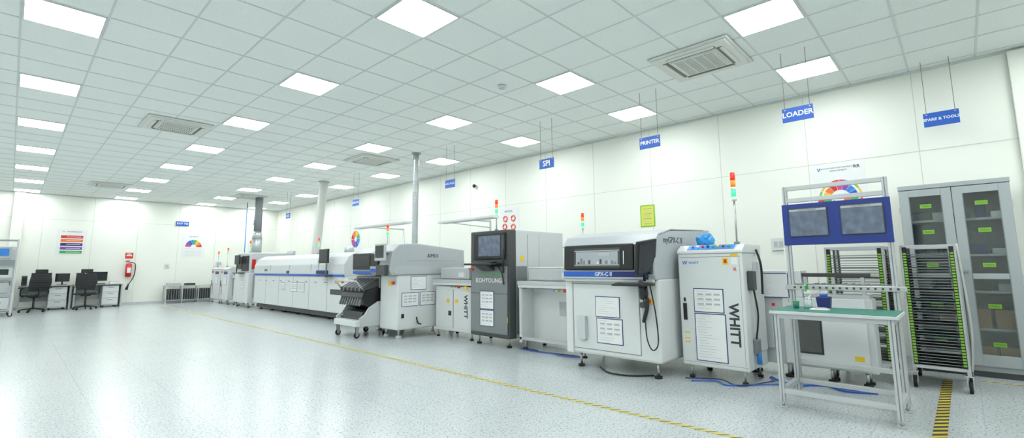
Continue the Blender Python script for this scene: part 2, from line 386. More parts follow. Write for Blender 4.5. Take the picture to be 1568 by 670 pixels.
b.tube([(5.6,Y0-.02,1.38),(5.6,Y0-.06,1.2),(5.62,Y0-.05,.9)],.012,black)
for x in(5.27,5.76):
    for y in(Y0+.07,Y1-.07): b.foot(x,y)
b.tower(5.32,1.74,1.43,2.2)
b.done()
b=B('plastic_bag')
R=bmesh.ops.create_icosphere(b.bm,subdivisions=4,radius=.12)
for v in R['verts']:
    n=v.co.normalized();v.co=v.co*(1+.35*mn.noise(n*3.1)+.12*mn.noise(n*9))
    v.co.x*=.85;v.co.y*=.75;v.co.z=max(v.co.z*.75,-.055);v.co+=Vector((5.70,2.22,1.4925))
b._fin(b.bm.faces,b.bm.verts,bluebag,True);b.done()

# ---------------------------------------------------------------- screen printer
b=B('solder_paste_printer')
X=4.85;Y0,Y1=2.42,3.65
b.box(X,6.35,Y0,Y1,.17,1.08,white,.03)
b.prism([(X-.05,1.06),(X-.08,1.12),(X-.06,1.44),(X+.05,1.55),(X+.35,1.615),(6.35,1.67),(6.35,1.06)],Y0+.0,Y1,silver,bev=.012)
b.prism([(X-.062,1.44),(X+.05,1.555),(X+.35,1.621),(X+1.3,1.655),(X+1.3,1.665),(X+.34,1.63),(X+.03,1.565),(X-.075,1.45)],Y0-.004,Y1+.004,silver)
b.T=Matrix.Translation((X-.07,0,1.28))@Matrix.Rotation(math.radians(3),4,'Y')
b.box(-.03,.01,2.66,3.62,-.115,.185,black,.02)
b.box(-.036,-.028,2.82,3.46,-.085,.14,dgrey,.004)
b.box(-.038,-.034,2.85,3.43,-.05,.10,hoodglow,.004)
for i in range(14):
    y=2.87+i*.039;h=random.uniform(.02,.08);b.box(-.042,-.038,y,y+.024,-.045,-.045+h,random.choice([paper,mgrey,dgrey,lgrey,steel]))
b.box(-.040,-.036,2.83,3.45,.105,.115,steel);b.box(-.042,-.038,2.95,3.1,.05,.085,lgrey);b.box(-.040,-.036,2.83,3.45,-.062,-.052,lgrey)
b.box(-.041,-.038,2.77,2.78,-.05,.1,paper)
b.box(-.022,.02,2.44,2.66,-.16,.18,dgrey,.02)
b.T=Matrix.Identity(4)
b.box(X-.100,X-.04,2.50,3.63,1.085,1.155,blue,.01);b.box(X-.102,X-.04,2.48,3.64,1.066,1.088,lgrey,.005);b.box(X-.102,X-.04,2.50,3.64,1.152,1.160,lgrey,.003);b.box(X-.085,X-.04,2.44,3.64,1.035,1.066,white2,.006)
b.prism([(3.0,1.09),(2.5,1.09),(2.5,1.15),(2.9,1.15)],X-.103,X-.09,navy,axis='x')
b.text('GPX-C II','x',3.05,1.12,X-.104,.062,paper,bold=.015)
b.text('myGPX-C II','y',5.25,1.50,Y0-.002,.10,inkd)
b.face('x',2.66,3.55,.24,1.0,X,.012,white,.006);b.face('x',2.655,3.555,.235,1.005,X,.004,mgrey)
b.box(X-.02,X+.02,3.56,3.66,.17,1.06,white,.01)
b.doc('x',2.90,3.23,.62,.86,X-.012,0);b.doc('x',2.87,3.22,.32,.61,X-.012,1)
b.box(X-.07,X-.012,3.35,3.47,.35,.62,white2,.004);b.cyl((X-.04,3.41,.37),(X-.04,3.41,.55),.03,paper)
b.face('x',2.50,2.56,.80,.86,X,.02,yellow,.004);b.cyl((X-.04,2.53,.83),(X-.015,2.53,.83),.022,red)
b.cyl((X,2.50,1.06),(X-.16,2.50,1.10),.018,black);b.cyl((X-.16,2.5,1.05),(X-.16,2.5,1.32),.016,black)
b.T=Matrix.Translation((X-.19,2.46,1.30))@Matrix.Rotation(math.radians(-8),4,'Z')@Matrix.Rotation(math.radians(12),4,'X')@Matrix.Rotation(math.radians(-8),4,'Y')
b.box(-.16,.16,-.018,.018,-.17,.19,black,.01);b.box(-.14,.14,-.021,-.017,-.15,.16,screen)
b.T=Matrix.Identity(4)
b.box(X-.34,X-.04,2.44,2.80,1.0,1.02,black,.006);b.box(X-.32,X-.10,2.48,2.78,1.02,1.035,dgrey,.004)
for i in range(5):
    for j in range(10): b.box(X-.30+i*.038,X-.275+i*.038,2.50+j*.026,2.518+j*.026,1.035,1.042,mgrey)
b.tube([(X-.25,2.5,1.05),(X-.28,2.47,.95),(X-.22,2.5,.88)],.03,black);b.tube([(X-.15,2.5,1.0),(X-.2,2.46,.8),(X-.12,2.55,.62)],.022,black)
b.tube([(X-.13,2.55,1.0),(X-.05,2.57,.75),(X-.05,2.56,.45),(X-.05,2.50,.32),(X-.05,2.43,.40),(X-.06,2.44,.7),(X-.12,2.46,1.0)],.007,black)
b.box(X-.07,X-.02,2.55,2.60,.62,.80,lgrey,.012);b.box(X-.09,X-.02,2.54,2.61,.76,.82,dgrey,.01)
for x in(X+.1,6.2):
    for y in(Y0+.1,Y1-.12): b.foot(x,y,.17,.042)
b.done()

# ---------------------------------------------------------------- linking conveyors
def conveyor(y0,y1,name='linking_conveyor',txt=True,x0=5.3,x1=5.9,tow=None,cab=True):
    b=B(name)
    b.box(x0,x1,y0,y1,.90,.96,white,.008);b.box(x0-.01,x0+.05,y0,y1,.945,1.0,alu,.003);b.box(x1-.05,x1,y0,y1,.945,1.0,alu,.003)
    b.box(x0+.04,x0+.055,y0,y1,.985,.995,dgrey)
    b.box(x0+.05,x1-.05,y0,y1,.955,.965,dgrey)
    n=int((y1-y0)/.09)
    for i in range(n): b.cyl((x0+.05,y0+.05+i*.09,.975),(x1-.05,y0+.05+i*.09,.975),.008,steel,6)
    ym=(y0+y1)/2;w=(y1-y0)*.36
    b.box(x0+.06,x1-.06,ym-w,ym+w,1.0,1.19,white2,.02);b.box(x0+.05,x0+.062,ym-w+.04,ym+w-.04,1.02,1.16,lgrey,.004);b.box(x0+.046,x0+.052,ym-w+.1,ym-w+.25,1.04,1.12,white)
    b.box(x0+.05,x1-.05,ym-w-.01,ym+w+.01,1.185,1.20,white,.004)
    if cab:
        b.box(x0+.05,x1-.05,y0+.04,y1-.04,.12,.88,white,.008)
        b.face('x',y0+.09,ym-.01,.18,.82,x0+.05,.006,white,.003);b.face('x',ym+.01,y1-.09,.18,.82,x0+.05,.006,white,.003)
        b.face('x',ym-.006,ym+.006,.18,.82,x0+.05,.002,mgrey)
    else:
        b.box(x0+.30,x1-.05,y0+.04,y1-.04,.12,.88,white,.008)
        for y in(y0+.03,y1-.03):
            b.box(x0+.02,x0+.06,y-.02,y+.02,.1,.9,white);
        b.box(x0+.02,x0+.06,y0,y1,.14,.18,alu)
        b.box(x0+.03,x0+.3,y1-.06,y1-.04,.12,.88,white)
        b.face('x',ym-.1,ym+.05,.5,.7,x0+.3,.01,lgrey);b.face('x',ym-.3,ym-.24,.6,.68,x0+.3,.003,yellow)
    b.face('x',y0+.12,y0+.20,.84,.89,x0,.004,yellow);b.cyl((x0-.03,y0+.32,.875),(x0,y0+.32,.875),.022,red)
    for i,c in enumerate((green,yellow,cyan)): b.cyl((x0-.012,y0+.42+i*.05,.875),(x0,y0+.42+i*.05,.875),.012,c,10)
    if txt:
        b.text('WHITT','x',y0+.2,.55,x0+.042,.12,inkd,rotdeg=-90,bold=.03)
        b.face('x',ym+.05,ym+.13,.38,.46,x0+.044,.002,inkd);b.face('x',ym-.13,ym-.05,.60,.66,x0+.044,.002,yellow)
        b.face('x',ym+.1,ym+.18,.60,.66,x0+.044,.002,yellow)
    for x in(x0+.08,x1-.08):
        for y in(y0+.08,y1-.08): b.foot(x,y,.13)
    if tow: b.tower(*tow)
    b.done()
conveyor(3.70,4.92,txt=False,cab=False,tow=(5.75,4.02,.96,1.98,.022,.22))
conveyor(5.96,7.02,txt=True)
conveyor(8.62,10.02,txt=False)

# ---------------------------------------------------------------- SPI
b=B('paste_inspection_machine')
X=5.2;Y0,Y1=5.0,5.87;XB=6.55
b.box(X+.05,XB,Y0,Y1,.14,1.78,white2,.015)
b.box(X,X+.16,Y0-.004,Y1+.004,.14,1.78,dgrey,.015)
b.face('x',Y0+.03,Y1-.03,.2,1.22,X,.015,mgrey,.01)
b.face('x',Y0+.03,Y1-.03,.22,.8,X-.014,.006,mgrey,.004);b.face('x',Y0+.03,Y1-.03,.8,.806,X-.014,.004,black)
b.face('x',Y0+.06,Y1-.10,1.33,1.74,X,.03,black,.012);b.face('x',Y0+.16,Y1-.22,1.38,1.70,X-.03,.004,screenpic)
b.face('x',Y0+.08,Y0+.13,1.4,1.7,X-.03,.003,dgrey)
b.face('x',Y1-.14,Y1-.06,1.45,1.62,X-.01,.014,dgrey)
b.box(X-.26,X,Y0+.12,Y1-.12,1.24,1.27,black,.008);b.box(X-.24,X-.05,Y0+.2,Y1-.3,1.27,1.285,dgrey,.004)
b.box(X-.2,X-.12,Y0+.14,Y0+.19,1.27,1.3,black,.01)
b.prism([(X,1.22),(X-.2,1.235),(X,1.14)],Y0+.3,Y1-.3,dgrey)
b.face('x',Y0+.16,Y1-.30,1.09,1.11,X-.015,.002,green)
b.tube([(X-.02,Y0+.1,1.5),(X-.06,Y0+.07,1.3),(X-.03,Y0+.1,1.12)],.014,black);b.tube([(X-.05,Y0+.2,1.24),(X-.07,Y0+.08,1.1),(X-.02,Y0+.1,.95)],.01,black)
b.text('KOHYOUNG','x',(Y0+Y1)/2,1.0,X-.017,.10,paper,bold=.015)
b.doc('x',5.31,5.62,.56,.84,X-.021,1);b.doc('x',5.31,5.62,.30,.55,X-.021,1)
b.cyl((X-.03,Y1-.06,1.18),(X,Y1-.06,1.18),.03,red)
b.face('x',Y0+.02,Y0+.10,.38,.46,X-.015,.003,yellow)
b.face('y',X+.16,X+.40,.2,1.22,Y0,.004,mgrey)
b.face('y',X+.7,X+.703,.2,1.72,Y0,.002,mgrey);b.face('y',X+.42,X+.424,.2,1.72,Y0,.004,mgrey)
b.face('y',X+.25,X+.33,1.30,1.38,Y0-.003,.002,yellow)
for x in(X+.1,XB-.1):
    for y in(Y0+.1,Y1-.1): b.foot(x,y,.15,.04)
b.tower(5.35,5.42,1.78,2.28,.024,.24)
b.cyl((5.6,5.82,1.77),(5.6,5.82,2.0),.018,alu);b.cyl((5.6,5.82,1.985),(5.25,5.82,1.985),.015,alu)
b.box(5.18,5.34,5.35,6.75,1.985,2.03,white,.01);b.box(5.2,5.32,5.4,6.7,1.98,1.986,paper);b.cyl((5.26,6.5,1.99),(5.6,5.84,1.88),.01,alu)
b.done()

# ---------------------------------------------------------------- pick & place
b=B('pick_and_place_machine')
Y0,Y1=7.1,8.55
b.box(4.62,5.55,Y0,7.66,.15,1.08,white,.02)
b.box(5.0,6.05,7.6,Y1,.15,1.08,white,.02)
b.box(5.4,6.05,Y0+.02,7.7,.15,1.08,white2,.02)
b.prism([(4.50,1.08),(4.44,1.16),(4.50,1.50),(4.64,1.62),(5.0,1.64),(6.1,1.54),(6.12,1.08)],Y0-.01,7.75,silver,bev=.012)
b.prism([(4.60,1.08),(4.54,1.16),(4.60,1.48),(4.74,1.58),(5.0,1.60),(6.1,1.52),(6.12,1.08)],7.76,Y1,silver,bev=.012)
b.prism([(4.55,1.10),(4.49,1.16),(4.56,1.24),(6.0,1.24),(6.0,1.10)],Y0-.016,Y0-.009,lgrey)
b.text('AIMEX','y',5.35,1.42,Y0-.012,.09,inkd);b.face('y',4.8,5.9,1.33,1.334,Y0-.01,.002,mgrey)
b.box(4.515,4.57,7.80,8.50,1.18,1.48,black,.01);b.box(4.505,4.515,7.86,8.44,1.24,1.44,screen);b.box(4.54,4.60,7.78,8.53,1.10,1.15,blue,.005)
b.box(4.42,4.47,7.14,7.70,1.14,1.20,blue,.005);b.box(4.43,4.50,7.45,7.70,1.24,1.46,black,.008)
b.box(4.33,4.37,7.08,7.40,1.33,1.62,lgrey,.01);b.box(4.325,4.331,7.11,7.37,1.38,1.59,screen);b.cyl((4.37,7.24,1.45),(4.48,7.24,1.45),.02,dgrey)
b.box(4.36,4.44,7.12,7.40,1.08,1.26,dgrey,.008)
b.doc('y',4.70,5.05,.54,.78,Y0,1);b.doc('y',5.08,5.42,.54,.78,Y0,1);b.doc('y',4.88,5.22,.82,1.06,Y0,0)
b.face('y',4.70,4.75,.35,.42,Y0,.01,black);b.tube([(5.0,Y0-.02,.35),(5.02,Y0-.04,.25),(5.1,Y0-.02,.22)],.012,black)
b.cyl((4.60,7.2,.95),(4.57,7.2,.95),.03,red);b.face('x',7.3,7.4,.9,.98,4.62,.003,yellow)
for x,y in((4.72,7.2),(5.45,7.2),(4.72,7.58),(5.1,8.45),(5.9,8.45),(5.9,7.2)): b.cyl((x,y,0),(x,y,.05),.06,lgrey,14,.04);b.cyl((x,y,.04),(x,y,.17),.02,steel)
b.box(4.62,5.05,7.68,8.53,.85,1.06,mgrey,.01)
for i in range(17):
    y=7.72+i*.048
    b.prism([(4.30,.80),(4.30,.86),(4.62,1.02),(5.0,1.04),(5.0,.92),(4.6,.88)],y,y+.03,[dgrey,black,mgrey][i%3])
b.prism([(4.34,.80),(4.30,.70),(4.36,.56),(4.62,.44),(4.85,.44),(4.85,.86),(4.6,.88)],7.72,8.50,black)
for i in range(9):
    y=7.76+i*.088
    b.cyl((4.44,y,.68),(4.44,y+.012,.68),.105,[dgrey,black,mgrey,lgrey][i%4],20);b.cyl((4.44,y-.004,.68),(4.44,y+.016,.68),.03,lgrey,10)
    b.prism([(4.30,.54),(4.27,.56),(4.36,.82),(4.40,.80)],y+.03,y+.05,mgrey)
for ya in(7.675,8.51): b.prism([(4.26,.20),(4.24,.34),(4.34,.40),(4.42,.52),(4.60,.62),(4.86,.62),(4.86,.20)],ya,ya+.03,white2)
b.box(4.32,4.85,7.70,8.52,.30,.34,dgrey,.005);b.box(4.34,4.80,7.76,8.46,.34,.44,dgrey)
b.box(4.18,4.36,7.70,8.50,.20,.30,white,.01)
b.cyl((4.18,7.72,.98),(4.18,8.50,.98),.014,steel)
for y in(7.72,8.50): b.cyl((4.18,y,.98),(4.34,y,.80),.012,steel)
for x in(4.24,4.8):
    for y in(7.76,8.44): b.caster(x,y,.05,.21)
b.tower(4.95,8.0,1.60,2.02,.022,.22)
b.done()
b=B('overhead_work_light')
b.cyl((6.0,9.025,0),(6.0,9.025,2.05),.02,alu);b.cyl((6.0,9.025,2.055),(5.1,9.025,2.055),.015,alu);b.cyl((6.0,9.025,0),(6.0,9.025,.01),.02,steel)
b.box(5.0,5.16,7.5,9.4,2.035,2.08,white,.01);b.box(5.02,5.14,7.55,9.35,2.03,2.036,paper);b.done()

# ---------------------------------------------------------------- reflow oven
b=B('reflow_oven')
Y0,Y1=10.1,16.0;X=5.25
b.box(X+.08,6.55,Y0+.05,Y1-.05,.06,.22,dgrey)
b.box(X,6.6,Y0,Y1,.18,1.02,white,.02)
b.prism([(X-.02,1.02),(X-.03,1.08),(X-.02,1.30),(X+.08,1.48),(X+.25,1.58),(6.4,1.60),(6.6,1.5),(6.6,1.02)],Y0+.12,Y1,white2,bev=.015)
b.box(X-.035,X-.01,Y0+.12,Y1,1.02,1.065,blue,.004);b.box(X-.04,X-.01,Y0+1.4,Y0+1.45,1.10,1.42,lgrey)
b.box(X-.06,X-.02,Y0+.9,Y0+1.5,1.075,1.16,navy,.015);b.box(X-.05,X-.02,Y0+3.2,Y0+3.35,1.075,1.15,navy,.01)
for i in range(1,6): b.face('x',Y0+.985*i-.004,Y0+.985*i+.004,.2,1.0,X,.002,mgrey)
for i in range(1,4): b.prism([(X-.025,1.08),(X-.028,1.08),(X-.028,1.30),(X-.02,1.31)],Y0+.5+1.35*i-.006,Y0+.5+1.35*i+.006,mgrey)
for i in range(10): b.face('x',Y0+.45+i*.55,Y0+.57+i*.55,.86,.875,X,.006,dgrey)
b.doc('x',12.35,12.75,.60,.84,X,1);b.doc('x',12.80,13.2,.60,.84,X,1);b.doc('x',13.6,13.9,.62,.82,X,1)
b.text('suns','x',15.0,1.18,X-.035,.14,inkd)
b.face('x',10.3,10.9,.6,.72,X,.01,dgrey);b.cyl((X-.03,10.3,.9),(X,10.3,.9),.03,red);b.face('x',10.5,10.6,.85,.95,X,.003,yellow)
b.face('y',5.7,6.3,1.14,1.4,Y0+.12,.01,dgrey)
b.cyl((X-.1,10.95,1.0),(X-.1,10.95,1.5),.02,mgrey);b.box(X-.2,X,10.75,11.25,1.02,1.04,black,.005)
b.box(X-.17,X-.13,10.75,11.22,1.33,1.66,black,.01);b.box(X-.175,X-.169,10.78,11.19,1.36,1.63,screen)
for y in(11.5,15.2): b.cyl((6.0,y,1.58),(6.0,y,1.75),.12,galv,16)
for k in range(7):
    for x in(5.4,6.4): b.foot(x,Y0+.25+k*.9,.10,.05)
b.tower(5.6,12.4,1.58,2.0,.022,.22)
b.done()

# ---------------------------------------------------------------- far machines
b=B('optical_inspection_machine')
Y0,Y1=16.3,17.55;X=5.15
b.box(X,6.4,Y0,Y1,.14,1.08,white,.02);b.box(X+.05,6.4,Y0+.02,Y1-.02,1.08,1.72,white2,.03)
b.face('x',Y0+.12,Y1-.5,1.14,1.62,X+.05,.02,black,.01);b.face('x',Y0+.75,Y1-.08,1.2,1.6,X+.05,.03,dgrey,.01)
b.box(X-.2,X,Y0+.3,Y1-.4,1.06,1.09,black,.005);b.box(X-.10,X-.06,Y0+.6,Y1-.2,1.35,1.65,black,.01);b.cyl((X-.08,Y1-.4,1.08),(X-.08,Y1-.4,1.4),.015,black)
b.doc('x',16.6,16.9,.6,.85,X,1);b.face('y',5.3,6.1,.3,1.0,Y0,.006,lgrey);b.face('y',5.25,5.36,1.2,1.5,Y0+.02,.01,red)
for x in(X+.1,6.3):
    for y in(Y0+.1,Y1-.1): b.foot(x,y,.15,.04)
b.tower(5.3,16.7,1.72,2.1,.026,.24);b.done()
conveyor(17.65,18.35,txt=False)
def unloader(y0,y1,tz):
    b=B('board_unloader_machine');X=5.2
    b.box(X,5.82,y0,y1,.14,1.18,white,.02);b.prism([(X-.01,1.18),(X-.01,1.2),(X+.12,1.27),(5.82,1.27),(5.82,1.18)],y0,y1,white2)
    b.doc('x',y0+.15,y0+.5,.65,.95,X,0);b.face('x',y1-.12,y1-.08,.6,.8,X,.012,black);b.text('WHITT','x',y1-.2,.5,X-.002,.12,inkd,rotdeg=-90,bold=.03)
    b.face('x',y0+.1,y0+.5,1.02,1.12,X,.006,navy);b.cyl((X-.03,y1-.2,1.1),(X,y1-.2,1.1),.03,red)
    b.face('y',5.35,5.75,.3,1.05,y0,.006,lgrey)
    for x in(5.27,5.76):
        for y in(y0+.07,y1-.07): b.foot(x,y)
    b.tower(5.35,y1-.15,1.27,tz,.026,.24);b.done()
unloader(18.42,19.3,1.95);unloader(19.42,20.4,1.85)

# ---------------------------------------------------------------- ducts
def duct(name,p,r,m,rib=.08):
    b=B(name);P=[Vector(q) for q in p]
    b.tube(p,r,m,16,8)
    for a,c in zip(P,P[1:]):
        n=int((c-a).length/rib);d=(c-a).normalized()
        for i in range(n):
            q=a+(c-a)*(i+.5)/n;b.cyl(q-d*.006,q+d*.006,r+.006,m,16)
    e=P[-1];b.cyl(e-Vector((0,0,.02)),e,r+.04,m,16);b.done()
duct('ventilation_duct',[(5.87,8.42,1.56),(5.87,8.42,CEIL-.006)],.062,galv)
duct('ventilation_duct',[(6.0,13.45,1.61),(6.0,13.3,2.6),(6.0,13.1,CEIL-.006)],.115,flexm,.06)
b=B('ventilation_duct');b.cyl((5.68,17.3,1.73),(5.68,17.3,2.2),.16,galv);b.cyl((5.68,17.3,2.2),(5.68,17.3,2.45),.16,galv,16,.12);b.cyl((5.68,17.3,2.45),(5.68,17.3,CEIL-.006),.12,mgrey,16);b.done()
b=B('air_supply_pipe');b.cyl((5.95,19.36,0),(5.95,19.36,CEIL-.006),.016,cyan,8);b.box(5.92,5.98,19.33,19.39,0,.02,steel);b.done()
b=B('floor_air_hose')
for k in range(2): b.tube([(5.7+.05*k,1.62,.02),(5.62,1.5,.015),(5.5+.1*k,1.35,.012),(5.75,1.15-.1*k,.012),(5.6+.1*k,.95,.012),(5.7,.7,.012)],.010,blue,6,8)
b.tube([(5.05,2.2,.012),(5.2,2.0,.012),(5.1,1.85,.012),(5.35,1.6,.012),(5.5,1.45,.012)],.007,blue,6,8)
b.tube([(5.12,2.3,.012),(5.3,2.0,.012),(5.15,1.75,.012),(5.6,1.55,.012)],.006,navy,6,8);b.done()
b=B('floor_air_hose')
for k in range(3): b.tube([(5.3+.04*k,4.9,.012),(5.25+.05*k,4.6,.012),(5.3,4.3+.1*k,.012),(5.25+.06*k,4.0,.012),(5.35,3.8,.012)],.006,[blue,navy,black][k],6,8)
b.tube([(5.0,3.3,.012),(4.8,3.05,.012),(4.82,2.8,.012),(5.0,2.6,.012)],.010,black,6,8);b.done()

# ---------------------------------------------------------------- magazine lifter behind the bench
b=B('magazine_lifter_machine')
X=5.9
b.box(X+.02,6.2,.70,1.95,.14,.86,white2,.01);b.box(X,6.2,1.30,1.95,.86,1.15,white,.01)
b.face('x',.76,1.50,.16,.86,X+.02,.02,white,.006);b.face('x',1.14,1.42,.28,.66,X,.006,screen);b.face('x',1.16,1.40,.30,.64,X-.006,.002,smoke)
b.doc('x',1.42,1.76,.85,1.12,X,0);b.face('x',.80,.88,.25,.30,X,.003,yellow);b.face('x',1.6,1.8,.3,.7,X,.03,lgrey,.01)
b.cyl((X-.05,1.75,.45),(X,1.75,.45),.03,cyan);b.face('x',1.57,1.60,.76,.79,X,.02,red)
b.box(X+.05,6.2,.72,1.28,.86,.90,alu)
for y in(.75,1.0,1.25): b.box(X+.05,X+.09,y,y+.03,.9,1.12,alu)
b.box(X+.04,X+.1,.7,1.3,1.08,1.12,dgrey,.004)
for i in range(8): b.cyl((X+.05,.74+i*.065,1.0),(6.18,.74+i*.065,1.0),.012,dgrey,8)
for x in(5.98,6.12):
    for y in(.8,1.1,1.5,1.85): b.foot(x,y,.15,.04)
b.done()

# ---------------------------------------------------------------- workbench + screen frame
t=.04;x0,x1,y0,y1=4.66,5.23,.42,1.27;H=.82
def post(b,x,y,z0,z1): b.box(x-t/2,x+t/2,y-t/2,y+t/2,z0,z1,alu,.004);b.box(x-t/2-.0005,x-t/2+.001,y-.004,y+.004,z0,z1,mgrey);b.box(x-.004,x+.004,y-t/2-.0005,y-t/2+.001,z0,z1,mgrey)
b=B('aluminium_workbench')
for x in(x0+.03,x1-.03):
    for y in(y0+.03,y1-.03):
        post(b,x,y,.05,H-.03);b.cyl((x,y,0),(x,y,.012),.03,lgrey,14);b.cyl((x,y,.01),(x,y,.06),.01,steel,8)
for z in(.14,H-.05):
    for y in(y0+.03,y1-.03): b.box(x0+.05,x1-.05,y-t/2,y+t/2,z-.02,z+.02,alu,.003)
    for x in(x0+.03,x1-.03): b.box(x-t/2,x+t/2,y0+.05,y1-.05,z-.02,z+.02,alu,.003)
b.box(x0-.02,x1,y0-.02,y1+.02,H-.03,H-.004,white2,.003);b.box(x0-.005,x1-.005,y0-.008,y1+.008,H-.004,H,mat_green)
b.done()
b=B('screen_display_stand')
XS=x1+.05
for y in(y0+.03,y1-.03): post(b,XS,y,.05,1.98);b.cyl((XS,y,0),(XS,y,.012),.03,lgrey,14);b.cyl((XS,y,.01),(XS,y,.06),.01,steel,8)
for z in(1.96,1.84,.30): b.box(XS-.02,XS+.02,y0+.05,y1-.05,z-.02,z+.02,alu,.003)
b.box(XS+.02,XS+.10,y0+.01,y1-.01,1.0-.02,1.03,mgrey,.004)
b.box(XS-.045,XS-.02,y0-.05,y1+.02,.975,1.02,steel,.003)
for i in range(16): b.face('x',y0+.0+i*.052,y0+.018+i*.052,.988,1.006,XS-.045,.001,dgrey)
b.box(XS-.035,XS-.021,y0-.0,y1+.0,1.40,1.80,board,.004)
for a0,a1 in((.47,.79),(.89,1.21)):
    b.box(XS-.048,XS-.035,a0,a1,1.48,1.755,dgrey,.003);b.box(XS-.050,XS-.047,a0+.008,a1-.008,1.488,1.745,screenpic);b.box(XS-.052,XS-.049,a0+.008,a1-.008,1.725,1.745,lgrey)
    b.text('WORK INSTRUCTION','x',(a0+a1)/2,1.735,XS-.052,.015,inkd)
b.cyl((XS-.03,y1+.005,.85),(XS-.03,y1+.005,1.38),.004,white)
b.done()
z=H
b=B('spray_bottle')
x,y=5.0,1.06
b.cyl((x,y,z),(x,y,z+.13),.032,botp,16);b.cyl((x,y,z+.001),(x,y,z+.07),.029,whitelamp,16);b.cyl((x,y,z+.13),(x,y,z+.17),.032,whitelamp,16,.012);b.cyl((x,y,z+.17),(x,y,z+.195),.015,green,12)
b.box(x-.05,x+.02,y-.01,y+.01,z+.195,z+.22,green,.004);b.cyl((x-.05,y,z+.21),(x-.065,y,z+.21),.006,paper);b.box(x-.045,x-.035,y-.005,y+.005,z+.15,z+.2,green);b.done()
b=B('small_cup');b.cyl((4.98,1.15,z),(4.98,1.15,z+.06),.022,mat_green,14,.027);b.cyl((4.98,1.15,z+.06),(4.98,1.15,z+.065),.028,green,14);b.done()
b=B('blue_parts_bin');x,y=5.14,.96
b.prism([(y-.045,z),(y+.045,z),(y+.055,z+.10),(y-.055,z+.10)],x-.05,x+.05,navy,axis='x',bev=.004);b.box(x-.04,x+.04,y-.045,y+.045,z+.099,z+.103,dgrey);b.box(x-.02,x+.03,y-.03,y+.03,z+.10,z+.13,blue,.01);b.done()
b=B('cleaning_cloth');b.box(4.84,4.95,.88,1.02,z,z+.012,paper,.005);b.box(4.86,4.93,.90,.98,z+.012,z+.02,white2,.004);b.done()

# ---------------------------------------------------------------- magazine rack trolleys
def rack(x0,x1,y0,y1,z0=.2,z1=1.4,handle=False):
    b=B('circuit_board_rack_trolley')
    for x in(x0,x1):
        for y in(y0,y1): b.box(x-.015,x+.015,y-.015,y+.015,z0-.05,z1,steel if x==x0 else alu,.002)
    for z in(z0,z1-.02):
        b.box(x0,x1,y0-.01,y0+.01,z-.01,z+.02,alu);b.box(x0,x1,y1-.01,y1+.01,z-.01,z+.02,alu);b.box(x0-.01,x0+.01,y0,y1,z-.01,z+.02,alu);b.box(x1-.01,x1+.01,y0,y1,z-.01,z+.02,alu)
    b.box(x0,x1,y0,y1,z0,z0+.01,mgrey)
    n=int((z1-z0-.08)/.028)
    for i in range(n):
        z=z0+.04+i*.028
        b.box(x0-.006,x0+.006,y0+.01,y1-.01,z,z+.006,mgrey)
        for y in(y0+.022,y1-.022):
            b.box(x0-.024,x0-.012,y-.013,y+.013,z,z+.017,lime)
            b.box(x0+.0,x1-.0,y-.012,y+.012,z,z+.006,black)
        b.box(x1-.01,x1,y0,y1,z,z+.005,mgrey)
        if i%4==1: b.box(x0+.03,x1-.05,y0+.03,y1-.03,z+.008,z+.011,[mat_green,dgrey,mgrey][i%3])
        b.box(x0+.03,x1-.03,y0-.012,y0-.004,z,z+.008,mgrey)
    for y in(y0+.022,y1-.022): 
        for x in (x0+.05,(x0+x1)/2,x1-.05): b.box(x-.02,x+.02,y-.008,y+.008,z0,z1-.02,dgrey)
        b.box(x0-.016,x0-.004,y-.018,y+.018,z0+.02,z1-.02,black)
    for x in(x0,x1):
        for y in(y0,y1): b.caster(x,y,.055,z0-.04)
    if handle: b.tube([(x0,y0-.02,.2),(x0-.04,y0-.05,.6),(x0-.02,y0-.03,1.2),(x0,y0-.02,z1)],.012,steel)
    b.done()
rack(6.32,6.95,.06,.46,handle=True);rack(6.32,6.95,.62,1.12)

# ---------------------------------------------------------------- storage cabinet
b=B('storage_cabinet')
x0,x1,y0,y1,H=7.3,WX-.08,-.43,.50,2.13
b.box(x0+.02,x1,y0,y0+.02,0,H,cabm);b.box(x0+.02,x1,y1-.02,y1,0,H,cabm);b.box(x1-.02,x1,y0,y1,0,H,cabm);b.box(x0,x1,y0-.005,y1+.005,H-.05,H,cabm,.004);b.box(x0+.02,x1,y0,y1,.06,.12,cabm);b.box(x0+.03,x1,y0+.01,y1-.01,0,.07,dgrey)
ym=(y0+y1)/2
for z in(.5,.9,1.3,1.7): b.box(x0+.03,x1-.02,y0+.02,y1-.02,z-.012,z+.012,lgrey)
for a0,a1 in((y0+.006,ym-.003),(ym+.003,y1-.006)):
    b.box(x0-.02,x0,a0,a0+.085,.12,H-.06,cabm,.003);b.box(x0-.02,x0,a1-.085,a1,.12,H-.06,cabm,.003)
    b.box(x0-.02,x0,a0+.085,a1-.085,.12,.24,cabm,.003);b.box(x0-.02,x0,a0+.085,a1-.085,H-.14,H-.06,cabm,.003)
    b.box(x0-.02,x0,a0+.085,a1-.085,1.04,1.10,cabm,.003)
    b.box(x0-.012,x0-.008,a0+.085,a1-.085,.24,H-.14,glass)
    for e in ((a0+.083,a0+.09),(a1-.09,a1-.083)): b.box(x0-.022,x0-.005,*e,.24,H-.14,mgrey)
    for z in(.33,.73,1.17,1.55,1.85): b.face('x',(a0+a1)/2-.05,(a0+a1)/2+.05,z,z+.045,x0-.013,.003,lime);b.text('TOOLS','x',(a0+a1)/2,z+.022,x0-.017,.025,inkd)
b.box(x0-.06,x0-.02,ym-.06,ym-.04,1.12,1.14,steel);b.box(x0-.06,x0-.045,ym-.06,ym+.06,1.115,1.145,steel,.004)
for a in(y0-.0,y1): 
    for z in(.3,1.0,1.8): b.box(x0-.015,x0+.01,a-.008,a+.008,z,z+.08,steel)
